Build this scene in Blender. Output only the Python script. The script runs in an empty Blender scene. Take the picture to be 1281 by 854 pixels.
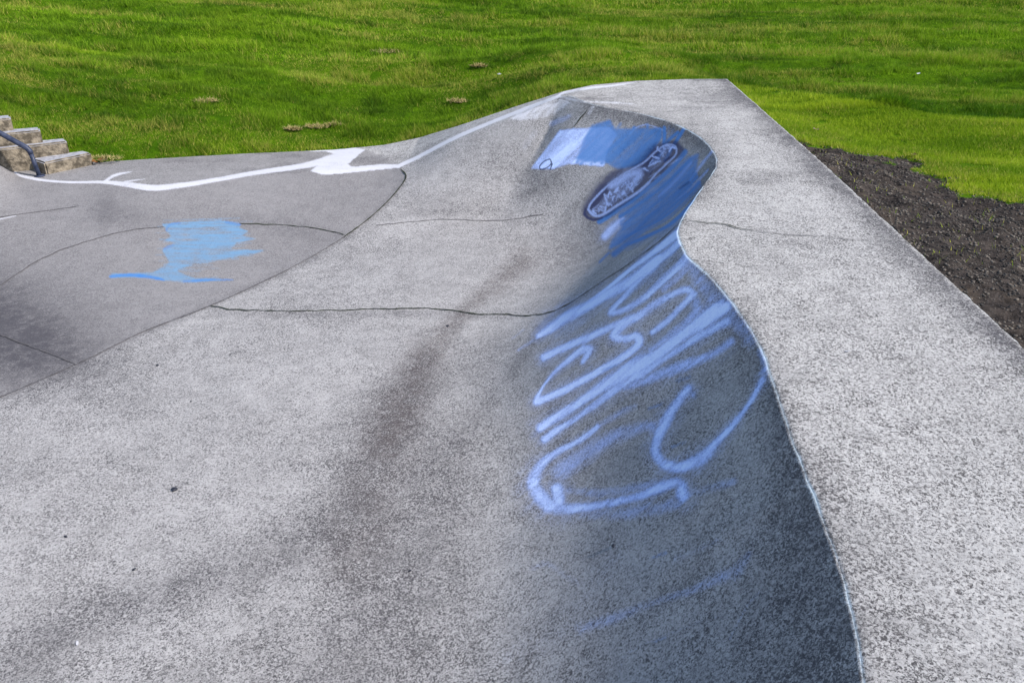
import bpy, bmesh, math, random
import numpy as np
from mathutils import Vector
rng = np.random.default_rng(7); random.seed(7)
scene = bpy.context.scene
col = scene.collection
R = math.radians

# ------------------------------------------------------------------ camera
F = 1100.0; PITCH = R(26.0); CAMZ = 1.7
cd = bpy.data.cameras.new("camera"); cam = bpy.data.objects.new("camera", cd); col.objects.link(cam)
cam.location = (0, 0, CAMZ); cam.rotation_euler = (math.pi/2 - PITCH, 0, 0)
cd.sensor_width = 36; cd.lens = F/1281*36; cd.clip_end = 2000; cd.clip_start = 0.05
scene.camera = cam
SP, CP = math.sin(PITCH), math.cos(PITCH)
def project(x, y, z):
    h = CAMZ - z
    dep = y*CP + h*SP
    dd = np.where(dep > 0.3, dep, 1e9)
    return 640.5 + F*x/dd, 427 - F*(y*SP - h*CP)/dd, dep

# ------------------------------------------------------------------ helpers
def tag(o, label=None, cat=None, group=None, kind=None):
    if label: o['label'] = label
    if cat: o['category'] = cat
    if group: o['group'] = group
    if kind: o['kind'] = kind
    return o
def empty(name, loc, label, cat, group=None):
    o = bpy.data.objects.new(name, None); col.objects.link(o); o.location = loc
    o.empty_display_size = .1
    return tag(o, label, cat, group)
def add_obj(name, me, mats, parent=None, smooth=True):
    o = bpy.data.objects.new(name, me); col.objects.link(o)
    for m in (mats if isinstance(mats, (list, tuple)) else [mats]): me.materials.append(m)
    if parent: o.parent = parent
    if smooth and len(me.polygons): me.polygons.foreach_set('use_smooth', np.ones(len(me.polygons), bool))
    return o
def np_mesh(name, V, Q=None, T=None, mi=None):
    me = bpy.data.meshes.new(name)
    parts, tot, start, n0 = [], [], [], 0
    for A in (Q, T):
        if A is None or len(A) == 0: continue
        k = A.shape[1]; parts.append(A.reshape(-1)); tot.append(np.full(len(A), k)); start.append(n0 + np.arange(len(A))*k); n0 += A.size
    li = np.concatenate(parts).astype(np.int32); lt = np.concatenate(tot).astype(np.int32); ls = np.concatenate(start).astype(np.int32)
    me.vertices.add(len(V)); me.vertices.foreach_set('co', np.ascontiguousarray(V, np.float32).reshape(-1))
    me.loops.add(len(li)); me.loops.foreach_set('vertex_index', li)
    me.polygons.add(len(ls)); me.polygons.foreach_set('loop_start', ls); me.polygons.foreach_set('loop_total', lt)
    if mi is not None: me.polygons.foreach_set('material_index', mi.astype(np.int32))
    me.update(calc_edges=True)
    return me
def fattr(me, name, a):
    at = me.attributes.new(name, 'FLOAT', 'POINT'); at.data.foreach_set('value', np.ascontiguousarray(a, np.float32))
def sstep(a, b, x):
    t = np.clip((x-a)/(b-a), 0, 1); return t*t*(3-2*t)
_lat = rng.random((256, 256))
def vnoise(x, y):
    xi = np.floor(x).astype(int); yi = np.floor(y).astype(int); fx = x-xi; fy = y-yi
    fx = fx*fx*(3-2*fx); fy = fy*fy*(3-2*fy)
    a = _lat[xi & 255, yi & 255]; b = _lat[(xi+1) & 255, yi & 255]; c = _lat[xi & 255, (yi+1) & 255]; d = _lat[(xi+1) & 255, (yi+1) & 255]
    return (a*(1-fx)+b*fx)*(1-fy) + (c*(1-fx)+d*fx)*fy
def fbm(x, y, o=4):
    s = 0; a = .5; n = 0
    for i in range(o):
        s = s + a*vnoise(x*2**i+17.3*i, y*2**i+5.1*i); n += a; a *= .5
    return s/n
def seg_dist(P, A, B, signed_closed=False):
    """nearest distance from points P to polyline segments A->B (numpy, chunked)"""
    out = np.empty(len(P)); AB = B-A; L2 = (AB**2).sum(1)+1e-12
    for i in range(0, len(P), 20000):
        p = P[i:i+20000, None, :]
        t = np.clip(((p-A)*AB).sum(2)/L2, 0, 1)
        d = np.sqrt((((p-A)-t[..., None]*AB)**2).sum(2)); out[i:i+20000] = d.min(1)
    return out
def inside(P, poly):
    x, y = P[:, 0], P[:, 1]; c = np.zeros(len(P), bool); n = len(poly); j = n-1
    for i in range(n):
        xi, yi = poly[i][0], poly[i][1]; xj, yj = poly[j][0], poly[j][1]
        if yi != yj:
            c ^= ((yi > y) != (yj > y)) & (x < (xj-xi)*(y-yi)/(yj-yi)+xi)
        j = i
    return c
def catmull(P, step, closed=True):
    P = np.array(P, float); n = len(P); out = []
    for i in range(n if closed else n-1):
        if closed: p0, p1, p2, p3 = P[(i-1) % n], P[i], P[(i+1) % n], P[(i+2) % n]
        else: p0, p1, p2, p3 = P[max(i-1, 0)], P[i], P[i+1], P[min(i+2, n-1)]
        st = step(p1, p2) if callable(step) else step
        k = max(2, int(np.linalg.norm((p2-p1)[:2])/st))
        # centripetal parametrisation keeps corners tight
        def tj(ti, a, b): return ti + max(np.linalg.norm((b-a)[:2]), 1e-6)**.5
        t0 = 0; t1 = tj(t0, p0, p1); t2 = tj(t1, p1, p2); t3 = tj(t2, p2, p3)
        t = np.linspace(t1, t2, k, endpoint=False)[:, None]
        A1 = (t1-t)/(t1-t0)*p0+(t-t0)/(t1-t0)*p1; A2 = (t2-t)/(t2-t1)*p1+(t-t1)/(t2-t1)*p2; A3 = (t3-t)/(t3-t2)*p2+(t-t2)/(t3-t2)*p3
        B1 = (t2-t)/(t2-t0)*A1+(t-t0)/(t2-t0)*A2; B2 = (t3-t)/(t3-t1)*A2+(t-t1)/(t3-t1)*A3
        out.append((t2-t)/(t2-t1)*B1+(t-t1)/(t2-t1)*B2)
    if not closed: out.append(P[-1:])
    return np.concatenate(out)

# ------------------------------------------------------------------ plan of the bowl (metres): x, y, height of rim, run of the bank
LIP = [(.75,1.22,0,.95),(.864,1.574,0,.95),(.935,1.89,0,.95),(.98,2.34,0,.95),(1.02,2.79,0,.95),(1.08,3.38,0,.95),(1.08,3.76,0,.95),(1.04,4.2,0,.95),
 (.97,4.57,0,.95),(.985,4.97,0,.95),(1.10,5.35,0,.95),(1.34,5.97,0,.95),(1.54,6.53,0,.95),(1.60,7.03,0,1.0),(1.55,7.6,0,1.0),(1.33,8.2,0,1.05),(.79,8.83,0,1.1),
 (.52,9.24,0,1.15),(.1,9.25,-.18,1.2),(-.62,9.25,-.48,1.25),(-1.0,9.27,-.67,1.35),(-1.25,9.27,-.74,1.45),(-2.08,9.1,-.75,1.6),(-2.9,8.82,-.75,1.6),(-3.6,8.56,-.75,1.5),
 (-4.2,8.62,-.75,1.4),(-4.83,8.8,-.75,1.3),(-5.15,8.97,-.74,1.3),(-5.27,9.08,-.73,1.2),(-5.33,8.9,-.6,1.2),(-5.65,8.35,-.28,1.2),(-6.1,7.8,0,1.2),
 (-6.6,6.5,0,1.1),(-6.7,4,0,1.1),(-6.3,1.8,0,1.1),(-5,.5,0,1.1),(-3,.15,0,1.05),(-1.2,.15,0,1.0),(-.3,.25,0,.95),(.25,.5,0,.95),(.55,.8,0,.95)]
OUT = [(2.23,3.42,0),(2.30,5.27,0),(2.36,6.77,0),(2.45,10.3,0),(1.95,10.27,0),(1.40,10.16,0),(.88,9.9,0),(.54,9.62,-.02),(.05,9.66,-.18),(-.5,9.75,-.38),(-1.06,10.1,-.62),(-1.48,10.12,-.71),
 (-2.03,10.06,-.75),(-3.06,9.87,-.75),(-4.5,9.51,-.75),(-5.0,9.5,-.75),(-5.45,9.3,-.74),(-5.56,8.98,-.6),(-5.86,8.47,-.28),(-6.3,8.0,0),(-8.5,7.6,0),(-8.5,-3.2,0),(2.1,-3.2,0),(2.18,0,0)]
def lipstep(a, b):
    if a[1] < 1.3 or b[1] < 1.3 or (a[0] < -5.3 and a[1] < 8.8): return .03
    return .009
lip = catmull(LIP, lipstep)
CX, CY = -1.5, 4.4
lip[:, 0] += (fbm(lip[:, 1]*9, lip[:, 0]*9, 3)-.5)*.012     # a hand trowelled edge is never quite true
ncol = len(lip)
# outer edge: ray from the middle through each rim point to the outer outline
outp = np.array(OUT, float)
od = lip[:, :2]-[CX, CY]; od /= np.linalg.norm(od, axis=1)[:, None]
outer = np.zeros((ncol, 3)); best = np.full(ncol, 1e9)
for i in range(len(outp)):
    a, b = outp[i], outp[(i+1) % len(outp)]; e = b-a
    den = od[:, 0]*(-e[1]) + od[:, 1]*e[0]
    ax, ay = a[0]-CX, a[1]-CY
    den = np.where(abs(den) < 1e-9, 1e-9, den)
    t = (ax*(-e[1]) + ay*e[0])/den; u = (od[:, 0]*ay-od[:, 1]*ax)/den
    ok = (t > 0) & (u >= -1e-6) & (u <= 1+1e-6) & (t < best)
    best = np.where(ok, t, best)
    for k in (0, 1): outer[ok, k] = (a[k]+u*e[k])[ok]
    outer[ok, 2] = (a[2]+u*e[2])[ok]

outer[:, :2] += od*((fbm(outer[:, 1]*14, outer[:, 0]*14, 4)-.5)*.016)[:, None]
# ------------------------------------------------------------------ fields on a grid -> heights
GX = np.arange(-9, 3.2, .04); GY = np.arange(-3.6, 11, .04)
gx, gy = np.meshgrid(GX, GY, indexing='ij'); GP = np.stack([gx.ravel(), gy.ravel()], 1)
ls = lip[::6]; la = ls[:, :2]; lb = np.roll(la, -1, 0)
T = seg_dist(GP, la, lb); T = np.where(inside(GP, la), T, -T).reshape(gx.shape)
ids = lip[::12]
num = np.zeros((len(GP), 2)); den = np.zeros(len(GP))
seglen = np.linalg.norm(np.roll(ids, -1, 0)[:, :2]-ids[:, :2], axis=1)
for i in range(len(ids)):
    w = seglen[i]/((GP[:, 0]-ids[i, 0])**2+(GP[:, 1]-ids[i, 1])**2+.003)**2.5
    num[:, 0] += w*ids[i, 2]; num[:, 1] += w*ids[i, 3]; den += w
ZL = (num[:, 0]/den).reshape(gx.shape); WW = (num[:, 1]/den).reshape(gx.shape)
def floor_z(x, y):
    return -.95 + .03*sstep(-1.5, -4.5, x) + .012*(fbm(x*.8, y*.8, 2)-.5)
def blur(A, n):
    for _ in range(n):
        A = (np.roll(A, 1, 0)+np.roll(A, -1, 0)+2*A)/4; A = (np.roll(A, 1, 1)+np.roll(A, -1, 1)+2*A)/4
    return A
Ts = blur(T, 14); k = sstep(.35, .8, T); T = T*(1-k)+Ts*k
ZL = blur(ZL, 3); WW = blur(WW, 10)
def bicubic(A, x, y):
    u = (x-GX[0])/.04; v = (y-GY[0])/.04
    u = np.clip(u, 1, A.shape[0]-3.001); v = np.clip(v, 1, A.shape[1]-3.001)
    i = np.floor(u).astype(int); j = np.floor(v).astype(int); fu = u-i; fv = v-j
    def w(f): return [(-f+2*f**2-f**3)/2, (2-5*f**2+3*f**3)/2, (f+4*f**2-3*f**3)/2, (-f**2+f**3)/2]
    wu = w(fu); wv = w(fv); s = 0
    for a in range(4):
        r = 0
        for b in range(4): r = r+wv[b]*A[i+a-1, j+b-1]
        s = s+wu[a]*r
    return s
KP = .17; _n = math.log1p(math.exp(1/KP))
def prof(q):
    return np.log1p(np.exp(np.clip((1-q)/KP, -30, 30)))/_n
def Zbowl(x, y):
    t = bicubic(T, x, y); zl = bicubic(ZL, x, y); w = bicubic(WW, x, y); zf = floor_z(x, y)
    zf = np.minimum(zf, zl-.12)
    tt = np.maximum(t, 0)
    z = zf+(zl-zf)*prof(tt/w)
    return np.where(t < 0, zl, z), t

# ------------------------------------------------------------------ terrain
def crest_b(x, y):
    return y-np.interp(x, [2.3, 2.7, 3.1, 3.5, 4.1, 4.8, 7, 12, 40], [10.5, 9.9, 9.3, 8.85, 8.45, 8.25, 8.0, 7.6, 6])
def terr_raw(x, y, e, ze):
    """e = distance outwards from the slab edge, ze = slab height at the nearest edge"""
    e = np.maximum(e, 0)
    left = sstep(.6, -4.2, x); bb = np.maximum(y-10.3, 0); right = sstep(1.8-.5*bb, 2.6+1.0*bb, x)
    z = ze-.035 + left*.36*(1-np.exp(-e/.55)) + .075*e*(1-right)
    # right side: low mound with a crest, a drop behind it, then the lawn again
    b = crest_b(x, y)
    zr = -.05-.10*sstep(0, 1.0, e)+.14*sstep(-1.2, 0, b)*sstep(.0, .8, e)-.34*sstep(.0, .7, b)+.075*np.maximum(b-.4, 0) - .01*np.maximum(x-3, 0)*sstep(0, -3, b)
    z = z*(1-right)+zr*right
    far = np.maximum(np.hypot(x, y)-24, 0)
    z = z-.075*np.maximum(y-24, 0)*sstep(24, 40, y)+.0*far + .8*sstep(30, 90, far)*fbm(x*.02, y*.02, 2)
    # mower and rain have left shallow ridges that follow the slope
    yy = y+.10*x+.5*fbm(x*.25, y*.6, 2)
    amp = sstep(.15, 1.5, e)*sstep(60, 20, np.hypot(x, y))
    rd = fbm(x*.16+3, yy*1.9, 3)-.5
    z = z+amp*(.30*rd+.03*(fbm(x*1.3, y*2.6, 3)-.5))*(1-.7*right*sstep(.3, -.3, b))
    return z
def axis(a, b, st, far, g=1.12):
    A = list(np.arange(a, b+1e-6, st)); s = st; x = A[-1]
    while x < far: s *= g; x += s; A.append(x)
    s = st; x = A[0]; B = []
    while x > -far: s *= g; x -= s; B.append(x)
    return np.array(B[::-1]+A)
TX = axis(-11.5, 11.5, .06, 500, 1.15); TY = axis(-4, 21, .06, 600, 1.15)
tx, ty = np.meshgrid(TX, TY, indexing='ij'); TP = np.stack([tx.ravel(), ty.ravel()], 1)
oa = outer[::8, :2]; ob = np.roll(oa, -1, 0); 
oa_ = outp[:, :2]; ob_ = np.roll(oa_, -1, 0)
E = seg_dist(TP, oa_, ob_); insd = inside(TP, oa_); E = np.where(insd, -E, E)
# densify outline for height weights
dens = np.concatenate([outp[i]+(outp[(i+1) % len(outp)]-outp[i])*np.linspace(0, 1, max(2, int(np.linalg.norm(outp[(i+1) % len(outp)]-outp[i])/.25)), endpoint=False)[:, None] for i in range(len(outp))])
num = np.zeros(len(TP)); den = np.zeros(len(TP))
for p in dens:
    w = 1/((TP[:, 0]-p[0])**2+(TP[:, 1]-p[1])**2+.01)**1.8; num += w*p[2]; den += w
ZE = num/den
tz = terr_raw(TP[:, 0], TP[:, 1], E, ZE)
tz = np.where(E < -.07, -1.9, tz)
DIRT = [(2.0,7.55),(2.5,7.5),(2.8,7.4),(3.07,7.2),(3.22,6.9),(3.42,6.3),(3.62,5.8),(4.1,5.0),(4.9,3.6),(5.4,-4.2),(1.9,-4.2)]
da = np.array(DIRT); 
def dirt_field(x, y):
    P = np.stack([x, y], 1); d = seg_dist(P, da, np.roll(da, -1, 0)); d = np.where(inside(P, DIRT), d, -d)
    return d+(fbm(x*3.1, y*3.1, 4)-.5)*1.2+(fbm(x*9, y*9, 3)-.5)*.5
near = (abs(TP[:, 0]) < 11) & (TP[:, 1] < 12)
DF = np.full(len(TP), -1.); DF[near] = dirt_field(TP[near, 0], TP[near, 1])
dm = sstep(-.06, .10, DF)
tz = tz-dm*.02*(E > -.02)+dm*(E > .1)*.09*(fbm(TP[:, 0]*7, TP[:, 1]*7, 3)-.5)
TZ = tz.reshape(tx.shape); DFg = DF.reshape(tx.shape); Eg = E.reshape(tx.shape)
def lookup(A, x, y):
    i = np.clip(np.searchsorted(TX, x)-1, 0, len(TX)-2); j = np.clip(np.searchsorted(TY, y)-1, 0, len(TY)-2)
    fu = (x-TX[i])/(TX[i+1]-TX[i]); fv = (y-TY[j])/(TY[j+1]-TY[j])
    return (A[i, j]*(1-fu)+A[i+1, j]*fu)*(1-fv)+(A[i, j+1]*(1-fu)+A[i+1, j+1]*fu)*fv
def Zany(x, y):
    x = np.atleast_1d(np.asarray(x, float)); y = np.atleast_1d(np.asarray(y, float))
    ins = inside(np.stack([x, y], 1), oa_)
    zb, t = Zbowl(x, y)
    return np.where(ins, zb, lookup(TZ, x, y))
def at(px, py):
    """point of the ground or concrete seen at photo pixel px, py"""
    d = np.array([(px-640.5)/F, CP+(427-py)/F*SP, -SP+(427-py)/F*CP])
    s = np.linspace(.6, 40, 4000)
    for _ in range(2):
        P = s[:, None]*d; g = CAMZ+P[:, 2]-Zany(P[:, 0], P[:, 1])
        i = np.argmax(g < 0) if (g < 0).any() else len(s)-1
        s = np.linspace(s[max(i-1, 0)], s[i], 60)
    p = s[i]*d if i < len(s) else s[-1]*d
    x, y = p[0], p[1]
    return Vector((x, y, float(Zany(x, y)[0])))

# ------------------------------------------------------------------ paint and dirt laid on the concrete (density maps)
W_, H_ = 1281, 854
YY, XX = np.mgrid[0:H_, 0:W_].astype(float)
def canv(): return np.zeros((H_, W_), np.float32)
def stroke(C, pts, w, d=1.0, soft=.55, taper=False):
    if C is pale and pts[0][1] > 285: w = np.array(w, float)*1.28 if not np.isscalar(w) else w*1.28; d = min(1, d*1.05)
    if C is pale and pts[0][1] > 285 and not taper and soft < .75:
        stroke(C, pts, np.array(w, float)*2.4/1.28 if not np.isscalar(w) else w*2.4/1.28, d*.30, .95, True)
    """soft brush stroke; w = width (number or one per point), d = density"""
    pts = np.array(pts, float); ws = np.full(len(pts), w, float) if np.isscalar(w) else np.array(w, float)
    if len(pts) > 2:
        q = np.concatenate([pts, ws[:, None]], 1); q = catmull(q, 5, closed=False); pts = q[:, :2]; ws = q[:, 2]
    for i in range(len(pts)-1):
        a, b = pts[i], pts[i+1]; m = max(ws[i], ws[i+1])*1.5+3
        x0 = int(max(0, min(a[0], b[0])-m)); x1 = int(min(W_, max(a[0], b[0])+m+1)); y0 = int(max(0, min(a[1], b[1])-m)); y1 = int(min(H_, max(a[1], b[1])+m+1))
        if x1 <= x0 or y1 <= y0: continue
        X = XX[y0:y1, x0:x1]; Y = YY[y0:y1, x0:x1]; ab = b-a; L = (ab**2).sum()+1e-9
        t = np.clip(((X-a[0])*ab[0]+(Y-a[1])*ab[1])/L, 0, 1); dd = np.hypot(X-a[0]-t*ab[0], Y-a[1]-t*ab[1])
        ww = (ws[i]+(ws[i+1]-ws[i])*t)/2
        v = d*(1-sstep(1-min(.98, soft*1.7), 1+soft*1.3, dd/ww)); s = C[y0:y1, x0:x1]; np.maximum(s, v, out=s)
def fill(C, poly, d=1.0, bl=1):
    x0 = max(0, int(min(p[0] for p in poly))-6); x1 = min(W_, int(max(p[0] for p in poly))+6); y0 = max(0, int(min(p[1] for p in poly))-6); y1 = min(H_, int(max(p[1] for p in poly))+6)
    P = np.stack([XX[y0:y1, x0:x1].ravel(), YY[y0:y1, x0:x1].ravel()], 1)
    m = inside(P, poly).reshape(y1-y0, x1-x0).astype(float)
    for _ in range(bl): m = (np.roll(m, 1, 0)+np.roll(m, -1, 0)+2*m)/4; m = (np.roll(m, 1, 1)+np.roll(m, -1, 1)+2*m)/4
    s = C[y0:y1, x0:x1]; np.maximum(s, m*d, out=s)
def blob(C, x, y, rx, ry, d, ang=0):
    c, s = math.cos(R(ang)), math.sin(R(ang)); X = (XX-x)*c+(YY-y)*s; Y = -(XX-x)*s+(YY-y)*c
    C += (d*np.exp(-((X/rx)**2+(Y/ry)**2))).astype(np.float32)

pale, blue, navy, white, dark, brown, slab, chalk = [canv() for _ in range(8)]
# --- the big sprayed letters on the near wall
stroke(pale, [(852,289),(818,315),(790,336),(760,360),(738,377)], [9,7,5,4,4], .9, .5)
stroke(pale, [(826,322),(816,331),(780,357),(743,378),(710,396),(687,411),(673,420)], [7,13,11,10,12,11,6], .95)
stroke(pale, [(673,420),(660,430),(648,438)], [5,4,3], .35)
stroke(pale, [(852,300),(841,312),(809,338),(785,367),(769,383),(764,391),(780,388),(804,374),(827,353),(851,331),(862,318)], [9,9,9,6,6,7,7,7,8,9,10], .75)
stroke(pale, [(862,330),(850,345),(830,362)], 8, .5)
stroke(pale, [(868,368),(860,362),(839,369),(818,381),(799,395),(771,406),(734,423),(705,435),(680,447)], [8,7,7,8,9,8,8,8,8], .85)
stroke(pale, [(792,397),(773,411),(768,420),(780,424),(797,420),(800,429),(780,446),(752,463),(722,479),(704,489),(680,499),(671,502),(676,489),(691,468),(712,450),(724,440),(737,436),(729,453)], [8,10,10,8,8,8,8,8,8,8,8,8,3,4,6,8,9,5], .88)
stroke(pale, [(816,416),(834,402),(851,385),(862,374),(866,366)], [6,7,7,8,8], .8)
stroke(pale, [(905,384),(890,392),(870,408),(840,430),(820,445),(795,458),(769,473),(730,499),(699,520),(676,534)], [16,18,13,11,12,18,16,9,9,10], 1.0)
stroke(pale, [(910,402),(880,418),(836,445),(805,466),(774,484),(743,507),(715,527),(697,538),(681,549)], [10,9,7,10,10,8,6,8,9], .78)
stroke(pale, [(915,427),(892,443),(861,455),(831,466),(805,476),(780,486)], [9,9,12,13,11,5], .62)
stroke(pale, [(868,368),(872,385),(862,400),(840,418),(815,438)], [10,12,9,8,7], .6)
stroke(pale, [(861,300),(868,340),(885,365),(905,385),(925,410)], [10,14,18,20,10], .42, .9)
stroke(pale, [(900,400),(925,405),(938,425)], 18, .35, .9)
stroke(pale, [(861,486),(848,502),(833,527),(823,548),(820,566),(831,580),(851,584),(877,574),(897,553),(918,530),(939,502),(954,474)], [10,10,12,11,11,12,12,13,9,7,5,7], .75)
stroke(pale, [(954,474),(958,455),(952,440)], 8, .45, .9)
stroke(pale, [(860,484),(868,495)], 8, .4)
stroke(pale, [(748,533),(725,551),(699,564),(678,580),(667,600),(675,620),(691,633),(725,635),(763,629),(800,620),(825,610),(850,605),(854,620)], [5,6,7,11,14,17,17,10,9,9,11,13,14], .75)
stroke(pale, [(697,612),(700,632)], 13, .85)
stroke(pale, [(700,590),(756,553),(790,538),(815,532),(824,545)], [18,16,12,10,14], .40, .9)
stroke(pale, [(748,533),(770,520),(795,508)], [5,8,6], .3, .9)
stroke(pale, [(700,612),(760,616),(830,602)], [6,10,8], .35, .9)
stroke(pale, [(730,640),(790,640),(850,628)], 14, .3, .9)
stroke(pale, [(918,602),(887,610),(866,618)], [8,10,7], .28, .9)
stroke(pale, [(937,692),(920,715),(900,722),(860,740),(820,752),(775,770),(727,785)], [6,13,12,8,8,11,14], .24, .95)
stroke(pale, [(665,710),(685,705),(700,715),(725,730)], 7, .17, .9)
stroke(pale, [(900,675),(870,688),(845,700)], 9, .17, .9)
stroke(pale, [(690,560),(650,620),(640,700)], 30, .06, .9)
stroke(pale, [(770,700),(700,780),(640,820)], 34, .10, .9)
for a, b in (((950,740),(935,756)),((935,756),(912,800)),((655,412),(640,424))): stroke(pale, [a, b], 2.2, .25, .9)
for x, y in ((825,694),(825,800),(849,556),(762,460),(855,474),(820,508)):
    stroke(blue, [(x-8, y+3),(x+8, y-3)], 5, .40, .8)
stroke(blue, [(775,845),(782,820),(900,770)], 5, .22)
# blue overspray hem along the foot of the letters
stroke(blue, [(870,330),(905,372),(938,430),(962,500)], 14, .16, .9)
# --- far pocket
fill(pale, [(664,211),(700,163),(716,161),(736,160),(762,158),(773,168),(760,190),(756,209),(736,207),(713,205),(691,212)], .78, 2)
fill(blue, [(722,196),(729,175),(740,156),(764,149),(770,161),(795,160),(829,160),(828,174),(815,192),(800,208),(773,213),(757,204),(730,203),(716,198)], .74, 5)
for i in range(26):
    x = 722+i*4.4; y = 203+2.5*math.sin(i*1.9)-.06*i
    stroke(blue, [(x, y),(x+12+4*math.sin(i), y-20),(x+22+6*math.sin(i*2.3), y-40-5*math.sin(i*1.3))], 4.5, .62+.35*math.sin(i*3.1), .8)
for i in range(9):
    stroke(pale, [(768+i*7, 205-i*2),(776+i*7, 188-i*2)], 2.2, .38)
stroke(pale, [(795,160),(808,156),(822,160),(830,163)], 2.5, .6); stroke(pale, [(788,168),(795,160)], 2.5, .5)
stroke(navy, [(738,262),(760,234),(785,222),(808,208),(822,190),(846,182)], [20,24,22,24,20,12], .74, .9)
fill(navy, [(731,262),(734,251),(748,235),(757,220),(775,213),(806,205),(822,182),(844,174),(858,186),(850,197),(826,220),(796,247),(760,272),(740,274)], .62, 3)
stroke(navy, [(758,232),(764,219),(778,213)], 9, .6, .9)
stroke(navy, [(733,262),(731,268),(742,275),(753,272)], 5, .8)
stroke(navy, [(846,178),(857,187),(852,196)], 5, .4, .9)
stroke(blue, [(750,277),(785,255),(815,232),(845,205),(857,190)], 8, .9)
# white scribbles over the navy ground
stroke(chalk, [(736,262),(738,256),(752,240),(765,228)], 3.0, .7, .9); stroke(chalk, [(736,262),(742,269),(750,270),(775,255),(800,239),(812,228)], 3.6, .75, .95); fill(chalk, [(742,262),(755,245),(768,235),(790,226),(806,216),(806,226),(785,245),(752,266)], .38, 4)
stroke(chalk, [(764,233),(776,226),(792,217),(800,218),(794,226)], [9,12,11,10,9], .72, .95)
_q = random.Random(5)
for i in range(34):
    t_ = _q.random(); x = 742+t_*50; y = 263-t_*34+_q.uniform(-5, 7)
    stroke(chalk, [(x, y),(x+_q.uniform(-4, 6), y+_q.uniform(-7, 3)),(x+_q.uniform(-2, 9), y+_q.uniform(-6, 5))], _q.uniform(1.2, 3.0), _q.uniform(.45, .9), .8)
stroke(chalk, [(770,228),(784,222),(800,214)], [10,16,10], .6, .95)
for i in range(16):
    t_ = _q.random(); x = 806+t_*32; y = 210-t_*26+_q.uniform(-5, 5)
    stroke(chalk, [(x, y),(x+_q.uniform(-5, 7), y+_q.uniform(-6, 4)),(x+_q.uniform(-4, 9), y+_q.uniform(-6, 4))], _q.uniform(1.4, 3.0), _q.uniform(.5, .95), .8)
for i in range(10):
    t_ = _q.random(); x = 750+t_*95; y = 258-t_*70+_q.uniform(-3, 9)
    stroke(navy, [(x, y),(x+_q.uniform(2, 9), y-_q.uniform(1, 7))], _q.uniform(2, 5), .8)
    stroke(chalk, [(x+5, y+6),(x+13, y)], 1.6, .5, .8)
stroke(chalk, [(765,228),(785,215),(806,203),(820,190),(834,181),(845,183),(846,192),(835,204),(820,218),(812,228)], 2.6, .7, .9)
fill(chalk, [(806,212),(826,190),(840,184),(842,192),(826,208),(812,218)], .35, 3)
stroke(navy, [(782,230),(790,225),(797,228),(790,232),(784,231)], 1.6, .9)
# blue sweep under it
fill(blue, [(760,314),(764,300),(776,285),(786,262),(800,250),(835,222),(862,196),(876,190),(872,210),(866,236),(840,262),(800,290),(775,307)], .66, 5)
for i in range(15):
    o = i*4.0
    stroke(blue, [(862+o*.35, 196+o*.9),(825+o*.3, 232+o*1.0),(775+o*.15, 268+o*.8)], 4.6, .55+.42*math.sin(i*2.2), .8)
stroke(pale, [(865,203),(845,226),(824,246)], [4,6,4], .65); stroke(pale, [(891,189),(876,208),(862,228)], [4,5,3], .5); stroke(pale, [(886,212),(868,232),(846,250)], [3,5,3], .4)
stroke(pale, [(757,296),(768,284),(779,274)], [9,11,7], .7); stroke(blue, [(762,316),(756,322),(750,328)], 4, .5)
stroke(blue, [(858,243),(820,275),(768,318)], 9, .75)
stroke(blue, [(838,240),(860,222)], 5, .5); stroke(navy, [(850,236),(862,228)], 5, .5)
# black tag on the white panel
stroke(navy, [(688,199),(682,201),(675,208),(676,212),(684,210),(690,204),(688,199)], 1.5, 1.0); stroke(navy, [(691,205),(688,213)], 1.4, 1.0)
for i in range(8): stroke(navy, [(697+i*7, 209-(i % 2)),(701+i*7, 206+(i % 3))], 1.2, .55)
# white smear near the hip
fill(white, [(636,150),(648,138),(673,131),(703,122),(716,129),(700,139),(680,148),(660,151)], .62, 4)
stroke(white, [(642,148),(670,138),(700,129)], [5,9,6], .8); stroke(white, [(736,143),(742,134)], 5, .6)
stroke(pale, [(690,155),(712,146)], 7, .3, .9); stroke(pale, [(670,165),(655,185)], 9, .12, .9)
# --- white painted line round the low ledge
stroke(white, [(17,214),(24,219),(40,223),(58,226),(90,228),(130,228),(160,231),(190,235),(226,232),(270,225),(315,217),(387,206),(420,197),(447,188)], [2.5,3,4,3,3,4,7,8,7,6,6,8,12,6], 1.0, .3)
stroke(white, [(130,228),(142,220),(158,216),(165,215)], [4,4,2.5,1], .9, .4); stroke(white, [(182,224),(165,226),(150,229)], [1,2.5,3], .85)
fill(white, [(366,188),(400,185),(440,184),(458,187),(450,193),(436,205),(440,209),(470,206),(499,205),(501,210),(470,213),(430,217),(404,219),(388,214),(400,205),(428,196),(410,190)], 1.0, 1)
stroke(white, [(498,208),(520,198),(566,174),(600,159),(635,145),(668,132),(700,120)], [5,4.6,4.4,4.4,4.6,4.6,4], 1.25, .35)
stroke(white, [(700,118),(715,114),(740,110),(768,107),(796,103)], [3,4,3.5,3,1], .85, .4)
stroke(white, [(702,121),(722,126),(748,128),(775,129),(798,131)], [3,3.5,3.5,3,1], .6, .5); stroke(white, [(18,212),(30,207)], 5, .8)
stroke(white, [(0,274),(20,270)], 2, .8); stroke(white, [(180,214),(172,215),(164,213)], 2, .25)
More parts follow.
